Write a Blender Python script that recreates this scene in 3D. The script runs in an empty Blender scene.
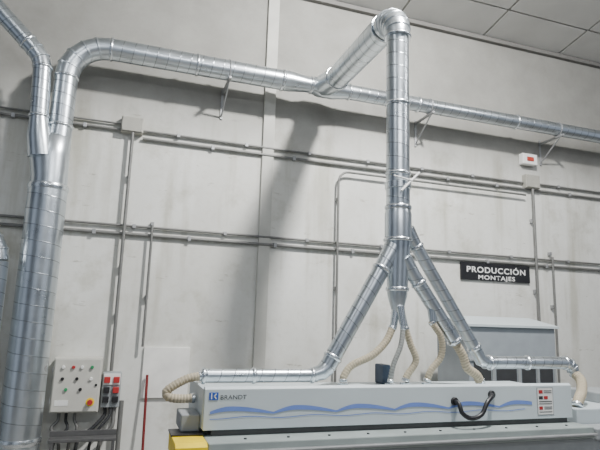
import bpy, bmesh, math, random
from mathutils import Vector as V, Matrix
random.seed(4)
C = bpy.context.scene.collection
WL = {}

# ---------------------------------------------------------------- materials
def newmat(name):
    m = bpy.data.materials.new(name); m.use_nodes = True
    nt = m.node_tree; b = nt.nodes["Principled BSDF"]
    return m, nt, b
def N(nt, t, **kw):
    n = nt.nodes.new(t)
    for k, v in kw.items(): setattr(n, k, v)
    return n
def ramp(nt, fac, stops):
    r = N(nt, "ShaderNodeValToRGB")
    e = r.color_ramp.elements
    while len(e) < len(stops): e.new(0.5)
    for i, (p, c) in enumerate(stops):
        e[i].position = p; e[i].color = (*c, 1)
    nt.links.new(fac, r.inputs[0]); return r.outputs[0]
def plain(name, col, rough=0.5, metal=0.0, var=0.12, scale=9.0):
    m, nt, b = newmat(name)
    tc = N(nt, "ShaderNodeTexCoord"); no = N(nt, "ShaderNodeTexNoise")
    no.inputs["Scale"].default_value = scale; no.inputs["Detail"].default_value = 4
    nt.links.new(tc.outputs["Object"], no.inputs["Vector"])
    a = tuple(max(0, c*(1-var)) for c in col); d = tuple(min(1, c*(1+var)) for c in col)
    nt.links.new(ramp(nt, no.outputs[0], [(0.3, a), (0.7, d)]), b.inputs["Base Color"])
    b.inputs["Roughness"].default_value = rough; b.inputs["Metallic"].default_value = metal
    return m
def galv(name, pitch, seamw=0.07, base=(0.66, 0.71, 0.75), spiral=True):
    m, nt, b = newmat(name); L = nt.links
    uv = N(nt, "ShaderNodeUVMap"); sx = N(nt, "ShaderNodeSeparateXYZ"); L.new(uv.outputs[0], sx.inputs[0])
    d = N(nt, "ShaderNodeMath", operation='DIVIDE'); L.new(sx.outputs[1], d.inputs[0]); d.inputs[1].default_value = pitch
    a = N(nt, "ShaderNodeMath", operation='ADD'); L.new(d.outputs[0], a.inputs[0])
    if spiral: L.new(sx.outputs[0], a.inputs[1])
    else: a.inputs[1].default_value = 0
    f = N(nt, "ShaderNodeMath", operation='FRACT'); L.new(a.outputs[0], f.inputs[0])
    seam = ramp(nt, f.outputs[0], [(0.0, (0, 0, 0)), (seamw*0.5, (1, 1, 1)), (seamw, (0, 0, 0))])
    fl = N(nt, "ShaderNodeMath", operation='FLOOR'); L.new(a.outputs[0], fl.inputs[0])
    wn = N(nt, "ShaderNodeTexWhiteNoise", noise_dimensions='1D'); L.new(fl.outputs[0], wn.inputs["W"])
    tc = N(nt, "ShaderNodeTexCoord"); no = N(nt, "ShaderNodeTexNoise")
    no.inputs["Scale"].default_value = 6; no.inputs["Detail"].default_value = 3
    L.new(tc.outputs["Object"], no.inputs["Vector"])
    c1 = ramp(nt, no.outputs[0], [(0.3, tuple(x*0.91 for x in base)), (0.7, tuple(min(1, x*1.07) for x in base))])
    mul = N(nt, "ShaderNodeMix", data_type='RGBA', blend_type='MULTIPLY'); mul.inputs["Factor"].default_value = 0.28
    L.new(c1, mul.inputs[6]); 
    wc = ramp(nt, wn.outputs[0], [(0, (0.6, 0.6, 0.6)), (1, (1, 1, 1))]); L.new(wc, mul.inputs[7])
    mx = N(nt, "ShaderNodeMix", data_type='RGBA'); L.new(seam, mx.inputs["Factor"])
    L.new(mul.outputs[2], mx.inputs[6]); mx.inputs[7].default_value = (0.20, 0.22, 0.24, 1)
    L.new(mx.outputs[2], b.inputs["Base Color"])
    b.inputs["Metallic"].default_value = 0.95
    rr = N(nt, "ShaderNodeMapRange"); rr.inputs[3].default_value = 0.24; rr.inputs[4].default_value = 0.34
    L.new(no.outputs[0], rr.inputs[0]); L.new(rr.outputs[0], b.inputs["Roughness"])
    bp = N(nt, "ShaderNodeBump"); bp.inputs["Strength"].default_value = 0.30; bp.inputs["Distance"].default_value = 0.004
    L.new(seam, bp.inputs["Height"]); L.new(bp.outputs[0], b.inputs["Normal"])
    return m
M = {}
M['galvL'] = galv("galvanised_large", 0.15, 0.075)
M['galvM'] = galv("galvanised_medium", 0.12, 0.08)
M['galvS'] = galv("galvanised_small", 0.10, 0.09)
M['sheet'] = galv("galvanised_sheet", 5.0, 0.002, spiral=False)
M['collar'] = plain("galvanised_collar", (0.72, 0.76, 0.79), 0.26, 0.95, var=0.05)
M['steel'] = plain("dull_steel", (0.34, 0.345, 0.35), 0.5, 0.5)
M['bench'] = plain("dark_painted_steel", (0.10, 0.10, 0.10), 0.5, 0.2)
M['conduit'] = plain("conduit_grey", (0.18, 0.18, 0.172), 0.5, 0.2)
M['black'] = plain("black_plastic", (0.015, 0.015, 0.017), 0.4)
M['dark'] = plain("dark_recess", (0.035, 0.037, 0.04), 0.7)
M['white'] = plain("white_paint", (0.78, 0.78, 0.76), 0.5, var=0.05)
M['label'] = plain("aged_label", (0.76, 0.76, 0.73), 0.5, var=0.05)
M['cream'] = plain("cream_plastic", (0.36, 0.35, 0.31), 0.5, var=0.06)
M['box'] = plain("cabinet_grey_beige", (0.54, 0.53, 0.48), 0.5, var=0.05)
M['hood'] = plain("machine_light_grey", (0.54, 0.60, 0.62), 0.42, var=0.04, scale=3)
M['beam'] = plain("machine_green_grey", (0.29, 0.33, 0.32), 0.5, var=0.12, scale=4)
M['cab'] = plain("cabinet_cool_grey", (0.30, 0.32, 0.33), 0.5, var=0.06)
M['cabl'] = plain("cabinet_grey_blue", (0.29, 0.32, 0.345), 0.5, var=0.06)
M['blue'] = plain("marking_blue", (0.03, 0.10, 0.45), 0.45, var=0.05)
M['lblue'] = plain("marking_lavender_blue", (0.16, 0.25, 0.60), 0.45, var=0.05)
M['slate'] = plain("slate_blue_cover", (0.06, 0.09, 0.14), 0.5)
M['red'] = plain("red_plastic", (0.40, 0.03, 0.03), 0.4)
M['dred'] = plain("dark_red_paint", (0.18, 0.02, 0.02), 0.5)
M['green'] = plain("green_plastic", (0.03, 0.25, 0.10), 0.4)
M['yellow'] = plain("yellow_paint", (0.92, 0.66, 0.01), 0.4)
M['board'] = plain("white_board", (0.80, 0.79, 0.75), 0.7, var=0.12, scale=5)
M['brown'] = plain("brown_indicator", (0.40, 0.05, 0.03), 0.4)
def hosemat(name, col):
    m, nt, b = newmat(name); L = nt.links
    uv = N(nt, "ShaderNodeUVMap"); sx = N(nt, "ShaderNodeSeparateXYZ"); L.new(uv.outputs[0], sx.inputs[0])
    d = N(nt, "ShaderNodeMath", operation='DIVIDE'); L.new(sx.outputs[1], d.inputs[0]); d.inputs[1].default_value = 0.022
    f = N(nt, "ShaderNodeMath", operation='FRACT'); L.new(d.outputs[0], f.inputs[0])
    lo = tuple(x*0.68 for x in col)
    c = ramp(nt, f.outputs[0], [(0, lo), (0.3, col), (0.7, col), (1, lo)])
    L.new(c, b.inputs["Base Color"]); b.inputs["Roughness"].default_value = 0.4
    b.inputs["Transmission Weight"].default_value = 0.15
    b.inputs["IOR"].default_value = 1.2
    return m
M['hose'] = hosemat("beige_corrugated_hose", (0.57, 0.50, 0.37))
M['hoseg'] = hosemat("grey_corrugated_hose", (0.40, 0.41, 0.39))

def wallmat():
    m, nt, b = newmat("painted_concrete_wall"); L = nt.links
    tc = N(nt, "ShaderNodeTexCoord")
    def noise(scale, sc=(1, 1, 1), det=5, rough=0.55, off=0.0):
        mp = N(nt, "ShaderNodeMapping"); mp.inputs["Scale"].default_value = sc
        mp.inputs["Location"].default_value = (off, off*0.7, off*1.3)
        L.new(tc.outputs["Object"], mp.inputs[0])
        n = N(nt, "ShaderNodeTexNoise"); n.inputs["Scale"].default_value = scale
        n.inputs["Detail"].default_value = det; n.inputs["Roughness"].default_value = rough
        L.new(mp.outputs[0], n.inputs["Vector"]); return n.outputs[0]
    big = noise(0.9); st = noise(2.2, (1.8, 1, 0.18)); fine = noise(14)
    blot = noise(1.7, det=8, rough=0.65, off=3.1); scuff = noise(5.0, (0.5, 1, 2.2), 8, 0.7, 7.7)
    patch = noise(1.1, (1.0, 1, 0.7), 3, 0.5, 11.3)
    base = ramp(nt, big, [(0.3, (0.66, 0.66, 0.62)), (0.7, (0.77, 0.77, 0.735))])
    def mulp(c, fac, stops):
        mm = N(nt, "ShaderNodeMix", data_type='RGBA', blend_type='MULTIPLY'); mm.inputs["Factor"].default_value = 1
        L.new(c, mm.inputs[6]); L.new(ramp(nt, fac, stops), mm.inputs[7]); return mm.outputs[2]
    c = mulp(base, patch, [(0.44, (0.92, 0.915, 0.90)), (0.50, (1, 1, 1))])
    c = mulp(c, st, [(0.30, (0.74, 0.725, 0.67)), (0.48, (1, 1, 1))])
    c = mulp(c, blot, [(0.34, (0.80, 0.79, 0.75)), (0.46, (1, 1, 1))])
    c = mulp(c, scuff, [(0.31, (0.62, 0.60, 0.56)), (0.375, (1, 1, 1))])
    c = mulp(c, fine, [(0.28, (0.94, 0.93, 0.915)), (0.5, (1, 1, 1))])
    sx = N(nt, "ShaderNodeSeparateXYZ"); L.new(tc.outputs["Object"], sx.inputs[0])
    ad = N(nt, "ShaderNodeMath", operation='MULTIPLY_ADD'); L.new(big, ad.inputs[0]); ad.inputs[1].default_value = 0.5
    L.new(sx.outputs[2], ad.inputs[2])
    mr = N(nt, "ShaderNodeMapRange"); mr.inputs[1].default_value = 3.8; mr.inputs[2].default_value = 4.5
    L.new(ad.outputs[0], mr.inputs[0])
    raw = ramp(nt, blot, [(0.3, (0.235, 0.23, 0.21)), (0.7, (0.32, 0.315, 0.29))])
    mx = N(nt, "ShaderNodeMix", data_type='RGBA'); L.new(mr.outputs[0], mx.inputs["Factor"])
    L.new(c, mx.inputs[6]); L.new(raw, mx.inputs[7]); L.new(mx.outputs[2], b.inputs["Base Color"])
    b.inputs["Roughness"].default_value = 0.75
    bp = N(nt, "ShaderNodeBump"); bp.inputs["Strength"].default_value = 0.15; bp.inputs["Distance"].default_value = 0.01
    L.new(fine, bp.inputs["Height"]); L.new(bp.outputs[0], b.inputs["Normal"])
    return m
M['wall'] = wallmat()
M['pillar'] = plain("pillar_concrete", (0.53, 0.525, 0.485), 0.8, var=0.12, scale=3)
M['ceil'] = plain("ceiling_slab", (0.60, 0.59, 0.56), 0.8, var=0.06, scale=2)
M['beamc'] = plain("ceiling_joint_concrete", (0.17, 0.165, 0.155), 0.8, var=0.08, scale=2)
M['floor'] = plain("floor_concrete", (0.28, 0.27, 0.25), 0.6, var=0.15, scale=2)

# ---------------------------------------------------------------- builders
def thing(name, label, cat, loc, group=None):
    e = bpy.data.objects.new(name, None); e.empty_display_size = 0.05
    e.location = V(loc); C.objects.link(e); WL[e] = V(loc)
    e["label"] = label; e["category"] = cat
    if group: e["group"] = group
    return e
def mk(name, bm, mat, parent=None, smooth=False, label=None, cat=None, loc=None, group=None, struct=False):
    """bm is in world coordinates"""
    me = bpy.data.meshes.new(name)
    bmesh.ops.recalc_face_normals(bm, faces=bm.faces)
    if loc is None:
        if parent is not None: loc = WL[parent]
        elif struct: loc = V((0, 0, 0))
        else:
            xs = [v.co for v in bm.verts]
            loc = V(((min(c.x for c in xs)+max(c.x for c in xs))/2, (min(c.y for c in xs)+max(c.y for c in xs))/2, min(c.z for c in xs)))
    loc = V(loc)
    bmesh.ops.translate(bm, verts=bm.verts, vec=-loc)
    bm.to_mesh(me); bm.free()
    if smooth:
        for p in me.polygons: p.use_smooth = True
        try: me.set_sharp_from_angle(angle=math.radians(38))
        except Exception: pass
    o = bpy.data.objects.new(name, me); me.materials.append(M[mat] if isinstance(mat, str) else mat)
    C.objects.link(o); WL[o] = loc
    if parent is not None:
        o.parent = parent; o.location = loc-WL[parent]
    else: o.location = loc
    if label: o["label"] = label
    if cat: o["category"] = cat
    if group: o["group"] = group
    if struct: o["kind"] = "structure"
    return o
def box(x0, x1, y0, y1, z0, z1, bev=0.0, bm=None):
    b = bm or bmesh.new()
    vs = [b.verts.new(p) for p in [(x0,y0,z0),(x1,y0,z0),(x1,y1,z0),(x0,y1,z0),(x0,y0,z1),(x1,y0,z1),(x1,y1,z1),(x0,y1,z1)]]
    fs = [b.faces.new([vs[i] for i in f]) for f in [(0,3,2,1),(4,5,6,7),(0,1,5,4),(1,2,6,5),(2,3,7,6),(3,0,4,7)]]
    if bev > 0:
        es = set(e for f in fs for e in f.edges)
        bmesh.ops.bevel(b, geom=list(es), offset=bev, segments=2, affect='EDGES', profile=0.5)
    return b
def prism(poly_yz, x0, x1, bev=0.0):
    b = bmesh.new()
    a = [b.verts.new((x0, y, z)) for y, z in poly_yz]; c = [b.verts.new((x1, y, z)) for y, z in poly_yz]
    n = len(a); b.faces.new(a); b.faces.new(c[::-1])
    for i in range(n): b.faces.new((a[i], c[i], c[(i+1) % n], a[(i+1) % n]))
    if bev: bmesh.ops.bevel(b, geom=list(b.edges), offset=bev, segments=2, affect='EDGES', profile=0.5)
    return b
def tube(path, r, seg=32, caps=True, bm=None, squash=None):
    b = bm or bmesh.new()
    uvl = b.loops.layers.uv.verify()
    pts = [V(p) for p in path]; n = len(pts)
    rs = r if isinstance(r, (list, tuple)) else [r]*n
    tg = []
    for i in range(n):
        t = V((0, 0, 0))
        if i > 0: t += (pts[i]-pts[i-1]).normalized()
        if i < n-1: t += (pts[i+1]-pts[i]).normalized()
        if t.length < 1e-6: t = tg[-1]
        tg.append(t.normalized())
    up = V((0, 0, 1)) if abs(tg[0].z) < 0.9 else V((0, 1, 0))
    s = tg[0].cross(up).normalized()
    rings = []; L = 0; Ls = []
    for i in range(n):
        if i > 0:
            L += (pts[i]-pts[i-1]).length
            s = (s - tg[i]*s.dot(tg[i])).normalized()
        u = tg[i].cross(s).normalized()
        q = squash[i] if squash else 1.0
        rings.append([b.verts.new(pts[i]+rs[i]*(s*math.cos(2*math.pi*k/seg)+q*u*math.sin(2*math.pi*k/seg))) for k in range(seg)])
        Ls.append(L)
    for i in range(n-1):
        for k in range(seg):
            k2 = (k+1) % seg
            f = b.faces.new((rings[i][k], rings[i][k2], rings[i+1][k2], rings[i+1][k]))
            for lp, uvv in zip(f.loops, [(k/seg, Ls[i]), ((k+1)/seg, Ls[i]), ((k+1)/seg, Ls[i+1]), (k/seg, Ls[i+1])]):
                lp[uvl].uv = uvv
    if caps: b.faces.new(rings[0][::-1]); b.faces.new(rings[-1])
    return b
def arc(c, a, bdir, r, n, t0=0, t1=90):
    a = V(a); bdir = V(bdir); c = V(c)
    return [c + r*(a*math.cos(math.radians(t0+(t1-t0)*i/n))+bdir*math.sin(math.radians(t0+(t1-t0)*i/n))) for i in range(n+1)]
def collar(parent, p, d, r, w=0.03, name="collar"):
    p = V(p); d = V(d).normalized(); h = w/2
    path = [p-d*h, p-d*h*0.98, p-d*h*0.35, p+d*h*0.35, p+d*h*0.98, p+d*h]
    return mk(name, tube(path, [r*0.97, r+0.004, r+0.011, r+0.011, r+0.004, r*0.97], 32), 'collar', parent, True)
def beads(pts, r, bm, d=0.006):
    for i in range(1, len(pts)-1):
        t = (V(pts[i+1])-V(pts[i-1])).normalized(); p = V(pts[i])
        tube([p-t*0.012, p-t*0.005, p+t*0.005, p+t*0.012], [r, r+d, r+d, r], 32, True, bm)
def elbow(parent, pts, r, mat='sheet', name="elbow"):
    b = tube(pts, r, 32); beads(pts, r, b)
    return mk(name, b, mat, parent, True)
def bez(pts, n=14):
    P = [V(p) for p in pts]; P = [P[0]*2-P[1]]+P+[P[-1]*2-P[-2]]
    out = []
    for i in range(1, len(P)-2):
        for k in range(n):
            t = k/n; a, b_, c, d = P[i-1:i+3]
            out.append(0.5*((2*b_)+(-a+c)*t+(2*a-5*b_+4*c-d)*t*t+(-a+3*b_-3*c+d)*t**3))
    out.append(P[-2]); return out
def resample(pts, step):
    out = [pts[0].copy()]; acc = 0
    for i in range(1, len(pts)):
        a, b_ = pts[i-1], pts[i]; L = (b_-a).length; s = step-acc
        while s <= L:
            out.append(a.lerp(b_, s/L)); s += step
        acc = (acc+L) % step
    return out
def hose(name, pts, r, mat, label, group=None):
    P = resample(bez(pts, 20), 0.0055)
    rs = [r*(1.0 if (i % 4) in (1, 2) else 0.90) for i in range(len(P))]
    e = thing(name, label, "hose", P[-1], group)
    mk("tube", tube(P, rs, 20), mat, e, True)
    for q, q2 in ((P[0], P[4]), (P[-1], P[-5])):
        d = (q2-q).normalized()
        mk("clamp", tube([q, q+d*0.004, q+d*0.022, q+d*0.026], [r*0.95, r+0.003, r+0.003, r*0.95], 24), 'collar', e, True)
    return e
def text(name, s, x0, x1, zc, y, h, mat, parent=None, bold=0.0, space=1.0):
    cu = bpy.data.curves.new(name, 'FONT'); cu.body = s; cu.size = 1; cu.offset = bold; cu.space_character = space
    to = bpy.data.objects.new(name, cu); C.objects.link(to)
    bpy.context.view_layer.update()
    me = bpy.data.meshes.new_from_object(to.evaluated_get(bpy.context.evaluated_depsgraph_get()))
    bpy.data.objects.remove(to)
    b = bmesh.new(); b.from_mesh(me)
    xs = [v.co.x for v in b.verts]
    capt = 0.73; mnx, mxx = min(xs), max(xs)
    for v in b.verts:
        x, z = v.co.x, v.co.y
        v.co = V((x0+(x-mnx)/(mxx-mnx)*(x1-x0), y, zc+(z/capt-0.5)*h))
    return mk(name, b, mat, parent)
def disc(x, y, z, r, depth, bm=None, seg=20):
    return tube([(x, y, z), (x, y-depth*0.8, z), (x, y-depth, z)], [r, r, r*0.85], seg, True, bm)

# ---------------------------------------------------------------- room
WY = 6.0
mk("wall_back", box(-4, 14, WY, WY+0.3, 0, 5.9), 'wall', struct=True)
mk("trim_1", box(1.50, 1.64, WY-0.035, WY, 0, 5.9, 0.004), 'pillar', struct=True)
mk("floor", box(-4, 14, -5, WY+0.3, -0.1, 0), 'floor', struct=True)
b = bmesh.new()
sl = 0.16
X = -3.65
while X < 13.5:
    for (ya, yb) in ((5.42, WY), (2.9, 5.39), (0.2, 2.87)):
        z = lambda y: 5.9+(WY-y)*sl
        w0, w1 = X+0.016, X+1.40-0.016
        vs = [b.verts.new(p) for p in [(w0,ya,z(ya)),(w1,ya,z(ya)),(w1,yb,z(yb)),(w0,yb,z(yb)),(w0,ya,z(ya)+.1),(w1,ya,z(ya)+.1),(w1,yb,z(yb)+.1),(w0,yb,z(yb)+.1)]]
        for f in [(0,3,2,1),(4,5,6,7),(0,1,5,4),(1,2,6,5),(2,3,7,6),(3,0,4,7)]: b.faces.new([vs[i] for i in f])
    X += 1.40
mk("ceiling", b, 'ceil', struct=True)
b = bmesh.new()
z = lambda y: 5.9+(WY-y)*sl
vs = [b.verts.new(p) for p in [(-4,0,z(0)+.09),(14,0,z(0)+.09),(14,WY+.3,z(WY)+.05),(-4,WY+.3,z(WY)+.05),(-4,0,z(0)+.2),(14,0,z(0)+.2),(14,WY+.3,z(WY)+.2),(-4,WY+.3,z(WY)+.2)]]
for f in [(0,3,2,1),(4,5,6,7),(0,1,5,4),(1,2,6,5),(2,3,7,6),(3,0,4,7)]: b.faces.new([vs[i] for i in f])
mk("trim_2", b, 'beamc', struct=True)
mk("trim_3", box(-4, 14, WY-0.06, WY, 5.84, 5.90), 'beamc', struct=True)

# ---------------------------------------------------------------- left riser
DY = 5.65
RX = -0.745
e = thing("duct_riser", "large galvanised spiral duct riser forking into two pipes", "duct", (RX, DY, 0))
mk("pipe", tube([(RX, DY, 0), (RX, DY, 2.92)], 0.180, 40), 'galvL', e, True)
for zz in (0.55, 2.92): collar(e, (RX, DY, zz), (0, 0, 1), 0.180, 0.06)
b = tube([(RX, DY, 2.92), (RX, DY, 3.02), (-0.765, DY-0.02, 3.25), (-0.785, DY-0.03, 3.42), (-0.79, DY-0.03, 3.46)], [0.172, 0.168, 0.182, 0.192, 0.170], 40, squash=[1, 1, 0.80, 0.64, 0.50])
mk("fork_body", b, 'sheet', e, True)
mk("fork_leg", tube([(-0.71, DY, 3.25), (-0.70, DY, 3.56)], [0.128, 0.113], 32), 'sheet', e, True)
mk("fork_leg", tube([(-0.835, DY-0.07, 3.22), (-0.87, DY-0.09, 3.42), (-0.89, DY-0.10, 3.60)], [0.120, 0.112, 0.088], 32), 'sheet', e, True)
collar(e, (-0.70, DY, 3.57), (0, 0, 1), 0.115)
collar(e, (-0.89, DY-0.10, 3.61), (-0.03, 0, 1), 0.088)
mk("pipe", tube([(-0.70, DY, 3.56), (-0.70, DY, 4.10)], 0.114, 32), 'galvM', e, True)
collar(e, (-0.70, DY, 4.10), (0, 0, 1), 0.115)
elbow(e, arc((-0.30, DY, 4.10), (-1, 0, 0), (0, 0, 1), 0.40, 5), 0.117)
mk("pipe", tube([(-0.89, DY-0.10, 3.60), (-0.915, DY-0.10, 4.13)], 0.086, 28), 'galvS', e, True)
collar(e, (-0.915, DY-0.10, 4.13), (0, 0, 1), 0.087)
elbow(e, [(-0.915, DY-0.10, 4.13), (-0.94, DY-0.10, 4.22), (-1.0, DY-0.10, 4.30), (-1.07, DY-0.10, 4.37)], 0.087)
mk("pipe", tube([(-1.07, DY-0.10, 4.37), (-2.2, DY-0.10, 5.47)], 0.086, 28), 'galvS', e, True)
collar(e, (-1.07, DY-0.10, 4.37), (-1, 0, 1), 0.087)

e = thing("bent_duct", "dull grey round duct with an elbow at its top", "duct", (-1.12, 5.55, 0))
mk("pipe", tube([(-1.13, 5.55, 0), (-1.13, 5.55, 2.16)], 0.14, 28), 'galvM', e, True)
elbow(e, arc((-1.41, 5.55, 2.16), (1, 0, 0), (0, 0, 1), 0.28, 5), 0.14)
mk("pipe", tube([(-1.41, 5.55, 2.44), (-2.4, 5.55, 2.44)], 0.14, 28), 'galvM', e, True)

# ---------------------------------------------------------------- wall duct
e = thing("wall_duct", "long horizontal galvanised spiral duct running along the wall", "duct", (2.0, DY, 4.38))
ZD = 4.50
mk("pipe", tube([(-0.30, DY, ZD), (1.62, DY, ZD)], 0.117, 32), 'galvM', e, True)
for xx in (-0.29, 0.62): collar(e, (xx, DY, ZD), (1, 0, 0), 0.117)
mk("reducer", tube([(1.62, DY, ZD), (1.68, DY, ZD), (1.93, DY, ZD), (1.98, DY, ZD)], [0.118, 0.122, 0.094, 0.094], 32), 'sheet', e, True)
collar(e, (1.62, DY, ZD), (1, 0, 0), 0.118, 0.04); collar(e, (1.98, DY, ZD), (1, 0, 0), 0.096)
mk("branch_fitting", tube([(1.98, DY, ZD), (2.08, DY, ZD), (2.26, DY, ZD), (2.48, DY, ZD)], [0.094, 0.125, 0.125, 0.090], 32), 'sheet', e, True)
mk("branch_fitting", tube([(2.10, DY, ZD), (2.15, DY-0.10, ZD), (2.20, DY-0.30, ZD)], [0.11, 0.138, 0.138], 32), 'sheet', e, True)
mk("pipe", tube([(2.48, DY, ZD), (11.0, DY, ZD)], 0.092, 28), 'galvM', e, True)
for xx in (2.48, 3.45, 5.0, 7.0): collar(e, (xx, DY, ZD), (1, 0, 0), 0.093)
for i, (bx, r) in enumerate(((0.98, 0.117), (3.62, 0.092), (5.72, 0.092), (8.2, 0.092))):
    zt = ZD-r-0.010
    e = thing("duct_bracket", "grey angle bracket carrying the duct off the wall", "bracket", (bx, WY, zt-0.34), "duct brackets")
    mk("arm", box(bx-0.015, bx+0.015, DY-r-0.02, WY-0.002, zt-0.028, zt, 0.003), 'steel', e)
    mk("wall_plate", box(bx-0.015, bx+0.015, WY-0.016, WY-0.001, zt-0.34, zt+0.04, 0.003), 'steel', e)
    mk("brace", tube([(bx, WY-0.012, zt-0.31), (bx, DY-r+0.04, zt-0.02)], 0.010, 8), 'steel', e)
    mk("strap", tube([V((bx, DY, ZD))+(r+0.006)*V((0, math.cos(a), math.sin(a))) for a in [math.radians(-100+i2*20) for i2 in range(20)]], 0.006, 8), 'steel', e, True)

# ---------------------------------------------------------------- drop duct above machine
CX, CY = 2.21, 3.95
e = thing("drop_duct", "galvanised spiral drop duct branching above the machine", "duct", (CX, CY, 1.3))
R = 0.101; RA = 0.136
mk("pipe", tube([(2.20, DY-0.30, ZD), (CX, CY+0.26, ZD)], RA, 32), 'galvM', e, True)
collar(e, (2.20, DY-0.30, ZD), (0, 1, 0), RA+0.002)
collar(e, (CX, CY+0.26, ZD), (0, 1, 0), RA)
b = tube(arc((CX, CY+0.22, ZD-0.22), (0, 0, 1), (0, -1, 0), 0.22, 6), [RA-0.002, RA-0.004, RA-0.006, RA-0.010, RA-0.014, RA-0.020, RA-0.026], 32)
ap = arc((CX, CY+0.22, ZD-0.22), (0, 0, 1), (0, -1, 0), 0.22, 6)
for i in range(1, 6):
    t = (ap[i+1]-ap[i-1]).normalized(); rr_ = [0, .132, .130, .126, .122, .116][i]
    tube([ap[i]-t*0.012, ap[i]-t*0.005, ap[i]+t*0.005, ap[i]+t*0.012], [rr_, rr_+0.006, rr_+0.006, rr_], 32, True, b)
mk("elbow", b, 'sheet', e, True)
mk("pipe", tube([(CX, CY, ZD-0.22), (CX, CY, 2.68)], R, 32), 'galvM', e, True)
for zz in (ZD-0.23, 3.62, 2.98): collar(e, (CX, CY, zz), (0, 0, 1), R if zz < 4 else R+0.012)
mk("damper", tube([(CX, CY, 2.84), (CX, CY, 2.845), (CX, CY, 2.90), (CX, CY, 2.905)], [R, R+0.012, R+0.012, R], 32), 'collar', e, True)
mk("damper_handle", tube([(CX-0.04, CY-0.13, 2.80), (CX+0.14, CY-0.12, 2.98)], 0.010, 8), 'white', e, True, label="pale lever of the slide damper")
mk("damper_handle", tube([(CX-0.10, CY-0.11, 2.93), (CX+0.06, CY-0.13, 2.90)], 0.007, 8), 'white', e, True)
collar(e, (CX, CY, 2.68), (0, 0, 1), R+0.004, 0.04)
mk("manifold", tube([(CX, CY, 2.68), (CX, CY, 2.62), (CX, CY, 2.40)], [R, R+0.014, R+0.014], 32), 'sheet', e, True)
collar(e, (CX, CY, 2.40), (0, 0, 1), R+0.014, 0.03)
mk("manifold", tube([(CX, CY, 2.40), (CX, CY, 2.34), (CX-0.01, CY, 1.99)], [R+0.010, R+0.002, 0.086], 32), 'sheet', e, True)
collar(e, (CX-0.01, CY, 1.985), (0, 0, 1), 0.088, 0.035)
mk("manifold", tube([(CX-0.01, CY, 1.985), (CX-0.01, CY, 1.93), (CX-0.01, CY, 1.78)], [0.086, 0.082, 0.042], 32), 'sheet', e, True)
a = V((CX-0.04, CY, 2.34)); bb = V((1.59, CY, 1.36))
mk("branch_pipe", tube([a, a.lerp(bb, 0.16), bb], [0.085, 0.070, 0.066], 28), 'galvS', e, True)
collar(e, a.lerp(bb, 0.20), bb-a, 0.070); collar(e, a.lerp(bb, 0.93), bb-a, 0.066)
mk("branch_elbow", tube([bb, bb+V((-0.05, 0, -0.045)), bb+V((-0.14, 0, -0.068))], [0.066, 0.060, 0.052], 28), 'sheet', e, True)
mk("header_pipe", tube([(1.50, CY, 1.292), (0.62, CY, 1.292)], 0.049, 24), 'galvS', e, True)
collar(e, (1.46, CY, 1.292), (1, 0, 0), 0.049); collar(e, (1.0, CY, 1.292), (1, 0, 0), 0.049); collar(e, (0.63, CY, 1.292), (1, 0, 0), 0.049)
a = V((CX+0.08, CY, 2.50)); bb = V((2.98, CY, 1.47))
mk("branch_pipe", tube([a, a.lerp(bb, 0.12), bb], [0.070, 0.055, 0.053], 28), 'galvS', e, True)
collar(e, a.lerp(bb, 0.14), bb-a, 0.055); collar(e, a.lerp(bb, 0.95), bb-a, 0.054)
mk("branch_elbow", tube([bb, bb+V((0.03, 0.0, -0.055)), bb+V((0.10, 0.0, -0.075))], [0.054, 0.055, 0.053], 28), 'sheet', e, True)
mk("header_pipe", tube([(3.04, CY, 1.395), (3.94, CY, 1.395)], 0.054, 24), 'galvS', e, True)
for xx in (3.10, 3.5, 3.93): collar(e, (xx, CY, 1.395), (1, 0, 0), 0.054)
elbow(e, arc((3.94, CY, 1.315), (0, 0, 1), (1, 0, 0), 0.08, 3), 0.052)
a = V((CX+0.03, CY-0.03, 2.24)); bb = V((2.70, CY-0.07, 1.58))
mk("branch_pipe", tube([a, a.lerp(bb, 0.2), bb], [0.075, 0.060, 0.057], 28), 'galvS', e, True)
collar(e, a.lerp(bb, 0.3), bb-a, 0.059); collar(e, bb, bb-a, 0.058)
mk("branch_pipe", tube([a.lerp(bb, 0.55), a.lerp(bb, 0.55)+V((0.0, -0.02, -0.15))], [0.044, 0.032], 20), 'sheet', e, True)
mk("outlet", tube([(CX-0.02, CY, 1.84), (CX-0.06, CY-0.02, 1.67)], [0.036, 0.030], 20), 'collar', e, True)
mk("outlet", tube([(CX+0.0, CY-0.02, 1.84), (CX+0.05, CY-0.02, 1.67)], [0.036, 0.030], 20), 'collar', e, True)
mk("outlet", tube([(CX-0.01, CY-0.05, 1.84), (CX-0.0, CY-0.08, 1.67)], [0.036, 0.024], 20), 'collar', e, True)

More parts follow.
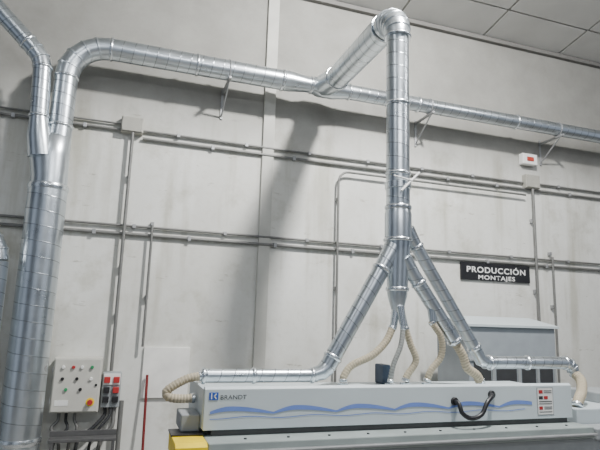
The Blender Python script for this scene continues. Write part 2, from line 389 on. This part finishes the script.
# ---------------------------------------------------------------- hoses
g = "extraction hoses on the machine"
hz = 1.237
hose("flexible_hose", [(CX-0.06, CY-0.02, 1.68), (2.08, CY-0.03, 1.56), (1.96, CY-0.03, 1.45), (1.80, CY, 1.37), (1.73, CY, 1.29), (1.72, CY, hz)], 0.031, 'hose', "beige corrugated hose curving down from the duct to the hood", group=g)
hose("flexible_hose", [(CX, CY-0.08, 1.68), (2.18, CY-0.09, 1.53), (2.12, CY-0.08, 1.38), (2.10, CY-0.06, hz)], 0.022, 'hoseg', "thin grey corrugated hose hanging straight to the hood", group=g)
hose("flexible_hose", [(CX+0.05, CY-0.02, 1.68), (2.31, CY-0.02, 1.54), (2.36, CY-0.02, 1.41), (2.29, CY, 1.29), (2.27, CY, hz)], 0.029, 'hose', "beige corrugated hose with a gentle bow above the hood", group=g)
hose("flexible_hose", [(2.475, CY-0.07, 1.73), (2.57, CY-0.07, 1.60), (2.58, CY-0.05, 1.45), (2.50, CY-0.02, 1.33), (2.47, CY, hz)], 0.028, 'hose', "beige corrugated hose bowed sideways from the branch duct", group=g)
hose("flexible_hose", [(2.70, CY-0.07, 1.57), (2.77, CY-0.08, 1.46), (2.81, CY-0.08, 1.36), (2.90, CY-0.08, 1.30), (2.96, CY-0.05, hz)], 0.038, 'hose', "thick beige corrugated hose below the inner branch duct", group=g)
hose("flexible_hose", [(4.02, CY, 1.31), (4.02, CY-0.08, 1.25), (3.93, CY-0.17, 1.17), (3.82, CY-0.24, 1.11), (3.76, CY-0.27, 1.055)], 0.044, 'hose', "thick beige corrugated hose dropping from the header pipe end", group=g)
hose("flexible_hose", [(0.62, CY, 1.292), (0.52, CY-0.01, 1.275), (0.42, CY-0.02, 1.225), (0.375, CY-0.02, 1.185), (0.40, CY-0.03, 1.15), (0.49, CY-0.03, 1.14), (0.580, CY-0.03, 1.145)], 0.031, 'hose', "beige corrugated hose looping back into the machine end", group=g)

# ---------------------------------------------------------------- machine
FY = 3.6
e = thing("edge_banding_machine", "long light grey woodworking machine with blue wave stripe on its hood", "machine", (2.1, 3.9, 0))
mk("hood", box(0.60, 3.60, FY+0.02, 4.30, 0.99, 1.20, 0.01), 'hood', e)
mk("front_panel", prism([(FY-0.0, 0.985), (FY+0.03, 0.985), (FY+0.03, 1.240), (FY+0.06, 1.252), (FY+0.02, 1.258), (FY, 1.241)], 0.59, 3.63, 0.003), 'hood', e)
mk("end_plate", box(0.585, 0.60, FY+0.02, 4.30, 0.99, 1.24, 0.003), 'hood', e)
mk("recess", box(0.65, 3.6, FY+0.03, 4.25, 0.945, 0.99), 'bench', e)
mk("beam", box(0.60, 3.66, 3.42, 4.25, 0.86, 0.945, 0.008), 'beam', e)
mk("side_rail", box(0.60, 3.66, 3.38, 3.42, 0.885, 0.90, 0.004), 'steel', e)
mk("base", box(0.66, 4.55, 3.45, 4.30, 0.0, 0.86, 0.01), 'cab', e)
for i in range(10):
    mk("bolt", tube([(0.85+i*0.29, 3.50, 0.945), (0.85+i*0.29, 3.50, 0.952)], 0.010, 8), 'dark', e)
mk("end_module", box(3.70, 4.60, 3.62, 4.25, 0.86, 1.05, 0.01), 'hood', e)
mk("end_module", box(3.68, 4.60, 3.42, 3.60, 0.84, 0.93, 0.01), 'cab', e)
mk("end_module", box(4.20, 4.60, 3.80, 4.25, 1.05, 1.14, 0.01), 'cab', e)
mk("corner_guard", prism([(3.40, 0.84), (3.80, 0.84), (3.80, 0.950), (3.44, 0.950), (3.40, 0.93)], 0.40, 0.595, 0.003), 'yellow', e, label="bright yellow corner guard with black inset")
mk("guard_inset", box(0.43, 0.56, 3.385, 3.42, 0.862, 0.91, 0.004), 'black', e)
mk("guard_edge", box(0.395, 0.598, 3.62, 3.82, 0.950, 0.962, 0.002), 'black', e)
mk("end_fitting", box(0.46, 0.585, 3.70, 3.98, 0.962, 1.07, 0.008), 'cab', e)
def ribbon(fn_mid, fn_w, x0, x1, n, y):
    b = bmesh.new(); prev = None
    for i in range(n+1):
        x = x0+(x1-x0)*i/n; m_ = fn_mid(x); w = fn_w(x)
        cur = (b.verts.new((x, y, m_-w)), b.verts.new((x, y, m_+w)))
        if prev: b.faces.new((prev[0], cur[0], cur[1], prev[1]))
        prev = cur
    return b
PER = 0.46
def saw(x, per):
    ph = ((x-0.6)/per) % 1.0
    return math.sin(math.pi*ph/0.36/2) if ph < 0.36 else math.cos(math.pi*(ph-0.36)/0.64/2)
f1 = lambda x: 1.085+0.032*saw(x, PER)
w1 = lambda x: 0.006+0.009*saw(x, PER)
mk("wave_stripe", ribbon(f1, w1, 0.63, 3.22, 400, FY-0.003), 'lblue', e)
f2 = lambda x: 1.060+0.006*math.sin((x-0.6)*2*math.pi/PER-2.4)
w2 = lambda x: 0.0025
mk("wave_stripe", ribbon(f2, w2, 0.63, 3.15, 300, FY-0.002), 'lblue', e)
mk("emblem", box(0.620, 0.680, FY-0.003, FY-0.001, 1.174, 1.222), 'blue', e)
b = bmesh.new()
for tri in (((0.632, 1.180), (0.639, 1.180), (0.639, 1.218), (0.632, 1.218)), ((0.647, 1.200), (0.664, 1.217), (0.670, 1.211), (0.653, 1.195)), ((0.647, 1.200), (0.653, 1.204), (0.670, 1.185), (0.664, 1.179))):
    b.faces.new([b.verts.new((x, FY-0.004, z_)) for x, z_ in tri])
mk("emblem_mark", b, 'white', e)
text("lettering", "BRANDT", 0.695, 0.870, 1.191, FY-0.003, 0.029, 'dark', e, 0.004, 1.05)
mk("label_border", box(3.272, 3.438, FY-0.002, FY-0.0005, 1.010, 1.228), 'cab', e)
mk("warning_label", box(3.28, 3.43, FY-0.0035, FY-0.001, 1.018, 1.220), 'label', e)
for (x0, x1, z0, z1, mm) in ((3.29, 3.33, 1.180, 1.207, 'red'), (3.34, 3.42, 1.198, 1.204, 'dark'), (3.34, 3.42, 1.184, 1.189, 'dark'), (3.29, 3.33, 1.135, 1.160, 'dark'), (3.34, 3.38, 1.135, 1.160, 'red'), (3.29, 3.42, 1.115, 1.121, 'dark'), (3.29, 3.42, 1.098, 1.103, 'dark'), (3.29, 3.325, 1.055, 1.080, 'red'), (3.34, 3.42, 1.072, 1.077, 'dark'), (3.34, 3.42, 1.058, 1.063, 'dark'), (3.29, 3.42, 1.035, 1.040, 'dark')):
    mk("pictogram", box(x0, x1, FY-0.005, FY-0.0035, z0, z1), mm, e)
P = bez([(2.49, FY, 1.135), (2.49, FY-0.06, 1.125), (2.50, FY-0.09, 1.06), (2.57, FY-0.10, 1.025), (2.66, FY-0.10, 1.05), (2.72, FY-0.09, 1.13), (2.79, FY-0.06, 1.175), (2.83, FY, 1.18)], 8)
mk("handle", tube(P, 0.017, 14), 'black', e, True, label="black curved grab handle")
mk("handle_foot", disc(2.49, FY, 1.135, 0.030, 0.02), 'black', e); mk("handle_foot", disc(2.83, FY, 1.18, 0.030, 0.02), 'black', e)
for xx in (1.72, 2.10, 2.27, 2.47, 2.96):
    yy = CY+(-0.06 if xx == 2.10 else (-0.05 if xx == 2.96 else 0))
    mk("spigot", tube([(xx, yy, 1.20), (xx, yy, 1.235)], 0.042, 20), 'collar', e, True)
mk("motor_cover", box(2.15, 2.22, 4.10, 4.26, 1.20, 1.36, 0.01), 'slate', e, label="dull slate motor cover")

# cabinet behind the machine
e = thing("electrical_cabinet", "plain grey-blue metal cabinet with sloping lid behind the machine", "cabinet", (4.2, 5.2, 0))
mk("body", box(3.62, 4.80, 4.95, 5.55, 0.0, 1.70, 0.006), 'cabl', e)
mk("lid", prism([(4.92, 1.70), (5.58, 1.70), (5.58, 1.74), (5.40, 1.82), (4.92, 1.725)], 3.56, 4.84), 'hood', e)
mk("frame_rail", box(3.62, 4.80, 4.935, 4.95, 1.335, 1.36, 0.002), 'cab', e)
for (wa, wb) in ((3.68, 3.90), (3.97, 4.24), (4.31, 4.50), (4.56, 4.74)):
    mk("opening", box(wa, wb, 4.945, 4.955, 1.10, 1.32), 'dark', e)
    mk("frame_post", box(wb+0.012, wb+0.042, 4.935, 4.95, 1.0, 1.335, 0.002), 'cab', e)

# ---------------------------------------------------------------- sign
e = thing("wall_sign", "black rectangular wall sign with white capital lettering", "sign", (4.85, WY, 2.30))
mk("plate", box(4.28, 5.41, WY-0.03, WY-0.004, 2.31, 2.545, 0.003), 'black', e)
text("lettering", "PRODUCCIÓN", 4.37, 5.33, 2.455, WY-0.032, 0.078, 'white', e, 0.022, 1.14)
text("lettering", "MONTAJES", 4.55, 5.15, 2.355, WY-0.032, 0.058, 'white', e, 0.022, 1.14)

# ---------------------------------------------------------------- conduits
def conduit(path, r, label, clampxs=()):
    P = [V(p) for p in path]
    e = thing("electrical_conduit", label, "conduit", P[0])
    mk("tube", tube(P, r, 12), 'conduit', e, True)
    for p in clampxs:
        p = V(p); mk("saddle_clamp", box(p.x-0.018, p.x+0.018, WY-0.036-r, WY-0.001, p.z-r-0.008, p.z+r+0.008, 0.003), 'steel', e)
cy = WY-0.03
H = "thin grey horizontal conduit clipped along the wall"
conduit([(-3, cy, 3.73), (-0.13, cy, 3.73)], 0.016, H, [(x, 0, 3.73) for x in (-1.2, -0.5)])
conduit([(-3, cy, 3.80), (-0.13, cy, 3.80)], 0.011, H)
conduit([(0.11, cy, 3.75), (5.36, cy, 3.75)], 0.014, H, [(x, 0, 3.75) for x in (0.5, 1.3, 2.1, 2.9, 3.7, 4.5)])
conduit([(0.11, cy, 3.66), (11, cy, 3.66)], 0.017, H, [(x, 0, 3.66) for x in (0.9, 1.9, 3.3, 4.1, 4.9, 6.2, 7.3)])
conduit([(5.62, cy, 3.76), (11, cy, 3.76)], 0.014, H, [(x, 0, 3.76) for x in (6.0, 7.0)])
conduit([(-3, cy, 2.66), (11, cy, 2.66)], 0.014, H, [(x+0.1, 0, 2.66) for x in range(-1, 8)])
conduit([(-3, cy, 2.57), (11, cy, 2.57)], 0.019, H, [(x-0.3, 0, 2.57) for x in range(-1, 8)])
conduit([(2.48, cy-0.045, 0.0), (2.48, cy-0.045, 3.42)]+arc((2.62, cy-0.045, 3.42), (-1, 0, 0), (0, 0, 1), 0.14, 6)[1:]+[(5.36, cy-0.045, 3.56)], 0.015, "grey conduit bending from vertical to horizontal on the wall", [(2.48, 0, 3.2), (2.48, 0, 2.1), (2.48, 0, 1.5)])
Vt = "grey vertical conduit clipped to the wall"
conduit([(0.0, cy-0.045, 3.70), (0.0, cy-0.045, 1.75), (0.0, cy-0.045, 1.14)], 0.018, Vt, [(0, 0, 3.2), (0, 0, 2.2), (0, 0, 1.7)])
conduit([(0.29, cy-0.045, 2.68), (0.29, cy-0.045, 1.385)], 0.014, Vt, [(0.29, 0, 2.7), (0.29, 0, 1.9)])
conduit([(5.49, cy-0.045, 3.66), (5.49, cy-0.045, 0)], 0.020, Vt, [(5.49, 0, 3.2), (5.49, 0, 2.2)])
conduit([(5.78, cy-0.045, 2.70), (5.78, cy-0.045, 0)], 0.016, Vt, [(5.78, 0, 2.75), (5.78, 0, 2.0)])

def jbox(x, z, w, h, label):
    e = thing("junction_box", label, "junction box", (x, WY, z-h/2))
    mk("body", box(x-w/2, x+w/2, WY-0.09, WY-0.002, z-h/2, z+h/2, 0.008), 'cream', e)
    mk("cover", box(x-w/2+0.01, x+w/2-0.01, WY-0.105, WY-0.09, z-h/2+0.01, z+h/2-0.01, 0.005), 'cream', e)
    for sx in (-1, 1):
        for sz in (-1, 1): mk("screw", disc(x+sx*(w/2-0.025), WY-0.105, z+sz*(h/2-0.025), 0.006, 0.003, seg=8), 'steel', e)
jbox(-0.01, 3.79, 0.24, 0.18, "grey-beige plastic junction box joined to wall conduits")
jbox(5.49, 3.77, 0.24, 0.20, "grey-beige plastic junction box below the emergency lamp")
e = thing("emergency_lamp", "small white emergency lamp with a brownish red indicator", "lamp", (5.46, WY, 4.02))
mk("housing", box(5.33, 5.59, WY-0.09, WY-0.002, 4.02, 4.18, 0.012), 'white', e)
mk("indicator", box(5.40, 5.52, WY-0.10, WY-0.09, 4.07, 4.13, 0.004), 'brown', e)

# ---------------------------------------------------------------- control box
e = thing("control_box", "beige wall control box with push buttons and red emergency stop", "control box", (-0.31, 5.8, 0.76))
x0, x1, z0, z1 = -0.53, -0.09, 0.76, 1.28
mk("body", box(x0, x1, 5.78, WY-0.002, z0, z1, 0.008), 'box', e)
mk("door", box(x0+0.012, x1-0.012, 5.765, 5.78, z0+0.012, z1-0.012, 0.005), 'box', e)
def btn(x, z, r, m_, depth=0.02):
    mk("button", disc(x, 5.765, z, r, depth), m_, e, True)
for (x, z_, m_) in ((-0.44, 1.19, 'white'), (-0.35, 1.19, 'red'), (-0.27, 1.19, 'white'), (-0.18, 1.19, 'green'), (-0.44, 1.08, 'black'), (-0.31, 1.08, 'black'), (-0.18, 1.08, 'white'), (-0.40, 0.98, 'green'), (-0.27, 0.98, 'black')):
    btn(x, z_, 0.016, m_)
mk("name_plate", box(-0.49, -0.37, 5.762, 5.765, 0.83, 0.88), 'white', e)
mk("stop_ring", disc(-0.17, 5.765, 0.86, 0.040, 0.006), 'yellow', e, True)
mk("emergency_stop", disc(-0.17, 5.760, 0.86, 0.026, 0.04), 'red', e, True)
mk("hinge", box(x0-0.008, x0, 5.77, 5.80, 0.85, 0.90), 'steel', e); mk("hinge", box(x0-0.008, x0, 5.77, 5.80, 1.14, 1.19), 'steel', e)
mk("lock", disc(x1-0.04, 5.765, 1.02, 0.012, 0.01), 'black', e)
e = thing("socket_box", "grey industrial socket box with red covers", "socket box", (0.01, 5.85, 0.80))
mk("body", box(-0.075, 0.105, 5.86, WY-0.002, 0.79, 1.13, 0.008), 'cab', e)
mk("upper_plate", box(-0.065, 0.095, 5.85, 5.86, 1.01, 1.12, 0.004), 'white', e)
for (x, z_, m_) in ((-0.03, 1.06, 'red'), (0.06, 1.06, 'red'), (-0.03, 0.96, 'black'), (0.06, 0.96, 'red'), (-0.03, 0.87, 'black'), (0.06, 0.87, 'black')):
    mk("socket_cover", box(x-0.03, x+0.03, 5.83, 5.86, z_-0.030, z_+0.030, 0.006), m_, e)
for i, (xa, xm, xb, zt, r_) in enumerate(((-0.45, -0.50, -0.42, 0.758, 0.016), (-0.38, -0.36, -0.47, 0.758, 0.014), (-0.30, -0.27, -0.33, 0.758, 0.014), (-0.03, -0.12, -0.26, 0.788, 0.018), (0.06, 0.05, -0.05, 0.788, 0.020), (0.02, -0.06, -0.14, 0.788, 0.014))):
    yy = 5.89 - 0.012*(i % 3) if i < 3 else 5.93-0.02*(i-3)
    mk("power_cable", tube(bez([(xa, yy, zt), (xa, yy-0.01, zt-0.08), (xm, yy-0.03, 0.60), (xb, yy-0.02, 0.45), (xb, yy, 0.0)], 8), r_, 10), 'dark' if i % 2 else 'conduit', None, True, "dark power cable hanging below the switch boxes", "cable")
mk("upright_conduit", tube([(0.125, 5.9, 0), (0.125, 5.9, 0.85)], 0.024, 14), 'conduit', None, True, "grey upright conduit rising beside the socket box", "pipe")  # plain grey conduit standing on the floor
e = thing("work_bench", "dark steel bench rail standing against the wall", "bench", (-0.25, 5.6, 0))
mk("top", box(-0.50, 0.10, 5.62, 5.78, 0.52, 0.55, 0.005), 'bench', e)
mk("back_rail", box(-0.50, 0.10, 5.76, 5.78, 0.55, 0.60, 0.003), 'bench', e)
for xx in (-0.48, 0.06):
    for yy in (5.62, 5.74): mk("leg", box(xx, xx+0.03, yy, yy+0.03, 0, 0.52), 'bench', e)
e = thing("wall_board", "off-white square board fixed to the wall", "board", (0.55, WY, 0.88))
mk("panel", box(0.31, 0.79, WY-0.03, WY-0.002, 0.86, 1.38, 0.003), 'board', e)
mk("pole", tube([(0.37, 5.80, 0), (0.36, 5.93, 1.10)], 0.014, 10), 'dred', None, True, "slim dark red pole leaning against the wall", "pole")

# ---------------------------------------------------------------- lights
w = bpy.data.worlds.new("World"); bpy.context.scene.world = w; w.use_nodes = True
nt = w.node_tree; bg = nt.nodes["Background"]
tc = N(nt, "ShaderNodeTexCoord"); sx = N(nt, "ShaderNodeSeparateXYZ"); nt.links.new(tc.outputs["Generated"], sx.inputs[0])
at = N(nt, "ShaderNodeMath", operation='ARCTAN2'); nt.links.new(sx.outputs[1], at.inputs[0]); nt.links.new(sx.outputs[0], at.inputs[1])
ml = N(nt, "ShaderNodeMath", operation='MULTIPLY_ADD'); nt.links.new(at.outputs[0], ml.inputs[0]); ml.inputs[1].default_value = 7.0; ml.inputs[2].default_value = 0.6
sn = N(nt, "ShaderNodeMath", operation='SINE'); nt.links.new(ml.outputs[0], sn.inputs[0])
# bright and dark bands, made up so the ducts reflect long streaks
mr = N(nt, "ShaderNodeMapRange"); nt.links.new(sn.outputs[0], mr.inputs[0]); mr.inputs[1].default_value = -1
wc = ramp(nt, mr.outputs[0], [(0.45, (0.10, 0.12, 0.15)), (0.72, (0.74, 0.84, 1.0))])
nt.links.new(wc, bg.inputs[0]); bg.inputs[1].default_value = 0.5
def area(name, loc, target, sx, sy, p, col=(1, 1, 1)):
    l = bpy.data.lights.new(name, 'AREA'); l.shape = 'RECTANGLE'; l.size = sx; l.size_y = sy; l.energy = p; l.color = col
    o = bpy.data.objects.new(name, l); o.location = loc
    o.rotation_euler = (V(target)-V(loc)).to_track_quat('-Z', 'Y').to_euler(); C.objects.link(o)
    return o
area("high_bay_lamp", (2.85, 2.50, 6.38), (1.6, 6.0, 0.6), 0.30, 0.30, 620, (1, 0.99, 0.97))
area("fill_strip", (-1.5, 1.5, 6.2), (-0.5, 5, 1.5), 0.3, 2.5, 35, (0.93, 0.97, 1))  # added strips of light, for fill and highlights along the ducts
area("fill_strip", (6.5, 1.8, 6.2), (5.5, 6, 1.8), 0.3, 2.5, 95, (0.98, 0.99, 1))
area("fill_strip", (1.5, -2.0, 5.5), (2.0, 5, 1.0), 3.0, 0.4, 80, (0.96, 0.98, 1))

# ---------------------------------------------------------------- camera
cd = bpy.data.cameras.new("Camera"); co = bpy.data.objects.new("Camera", cd); C.objects.link(co)
cd.sensor_width = 36; cd.lens = 36*530/600
Xc = V((.9458, -.0857, -.3133)); Zc = V((.0303, .9835, -.1782))
Xc.normalize(); Zc = (Zc-Xc*Xc.dot(Zc)).normalized(); Yc = Zc.cross(Xc)
m = Matrix((Xc, Yc, Zc)).to_4x4(); m.translation = V((0, 0, 1.7))
co.matrix_world = m
bpy.context.scene.camera = co
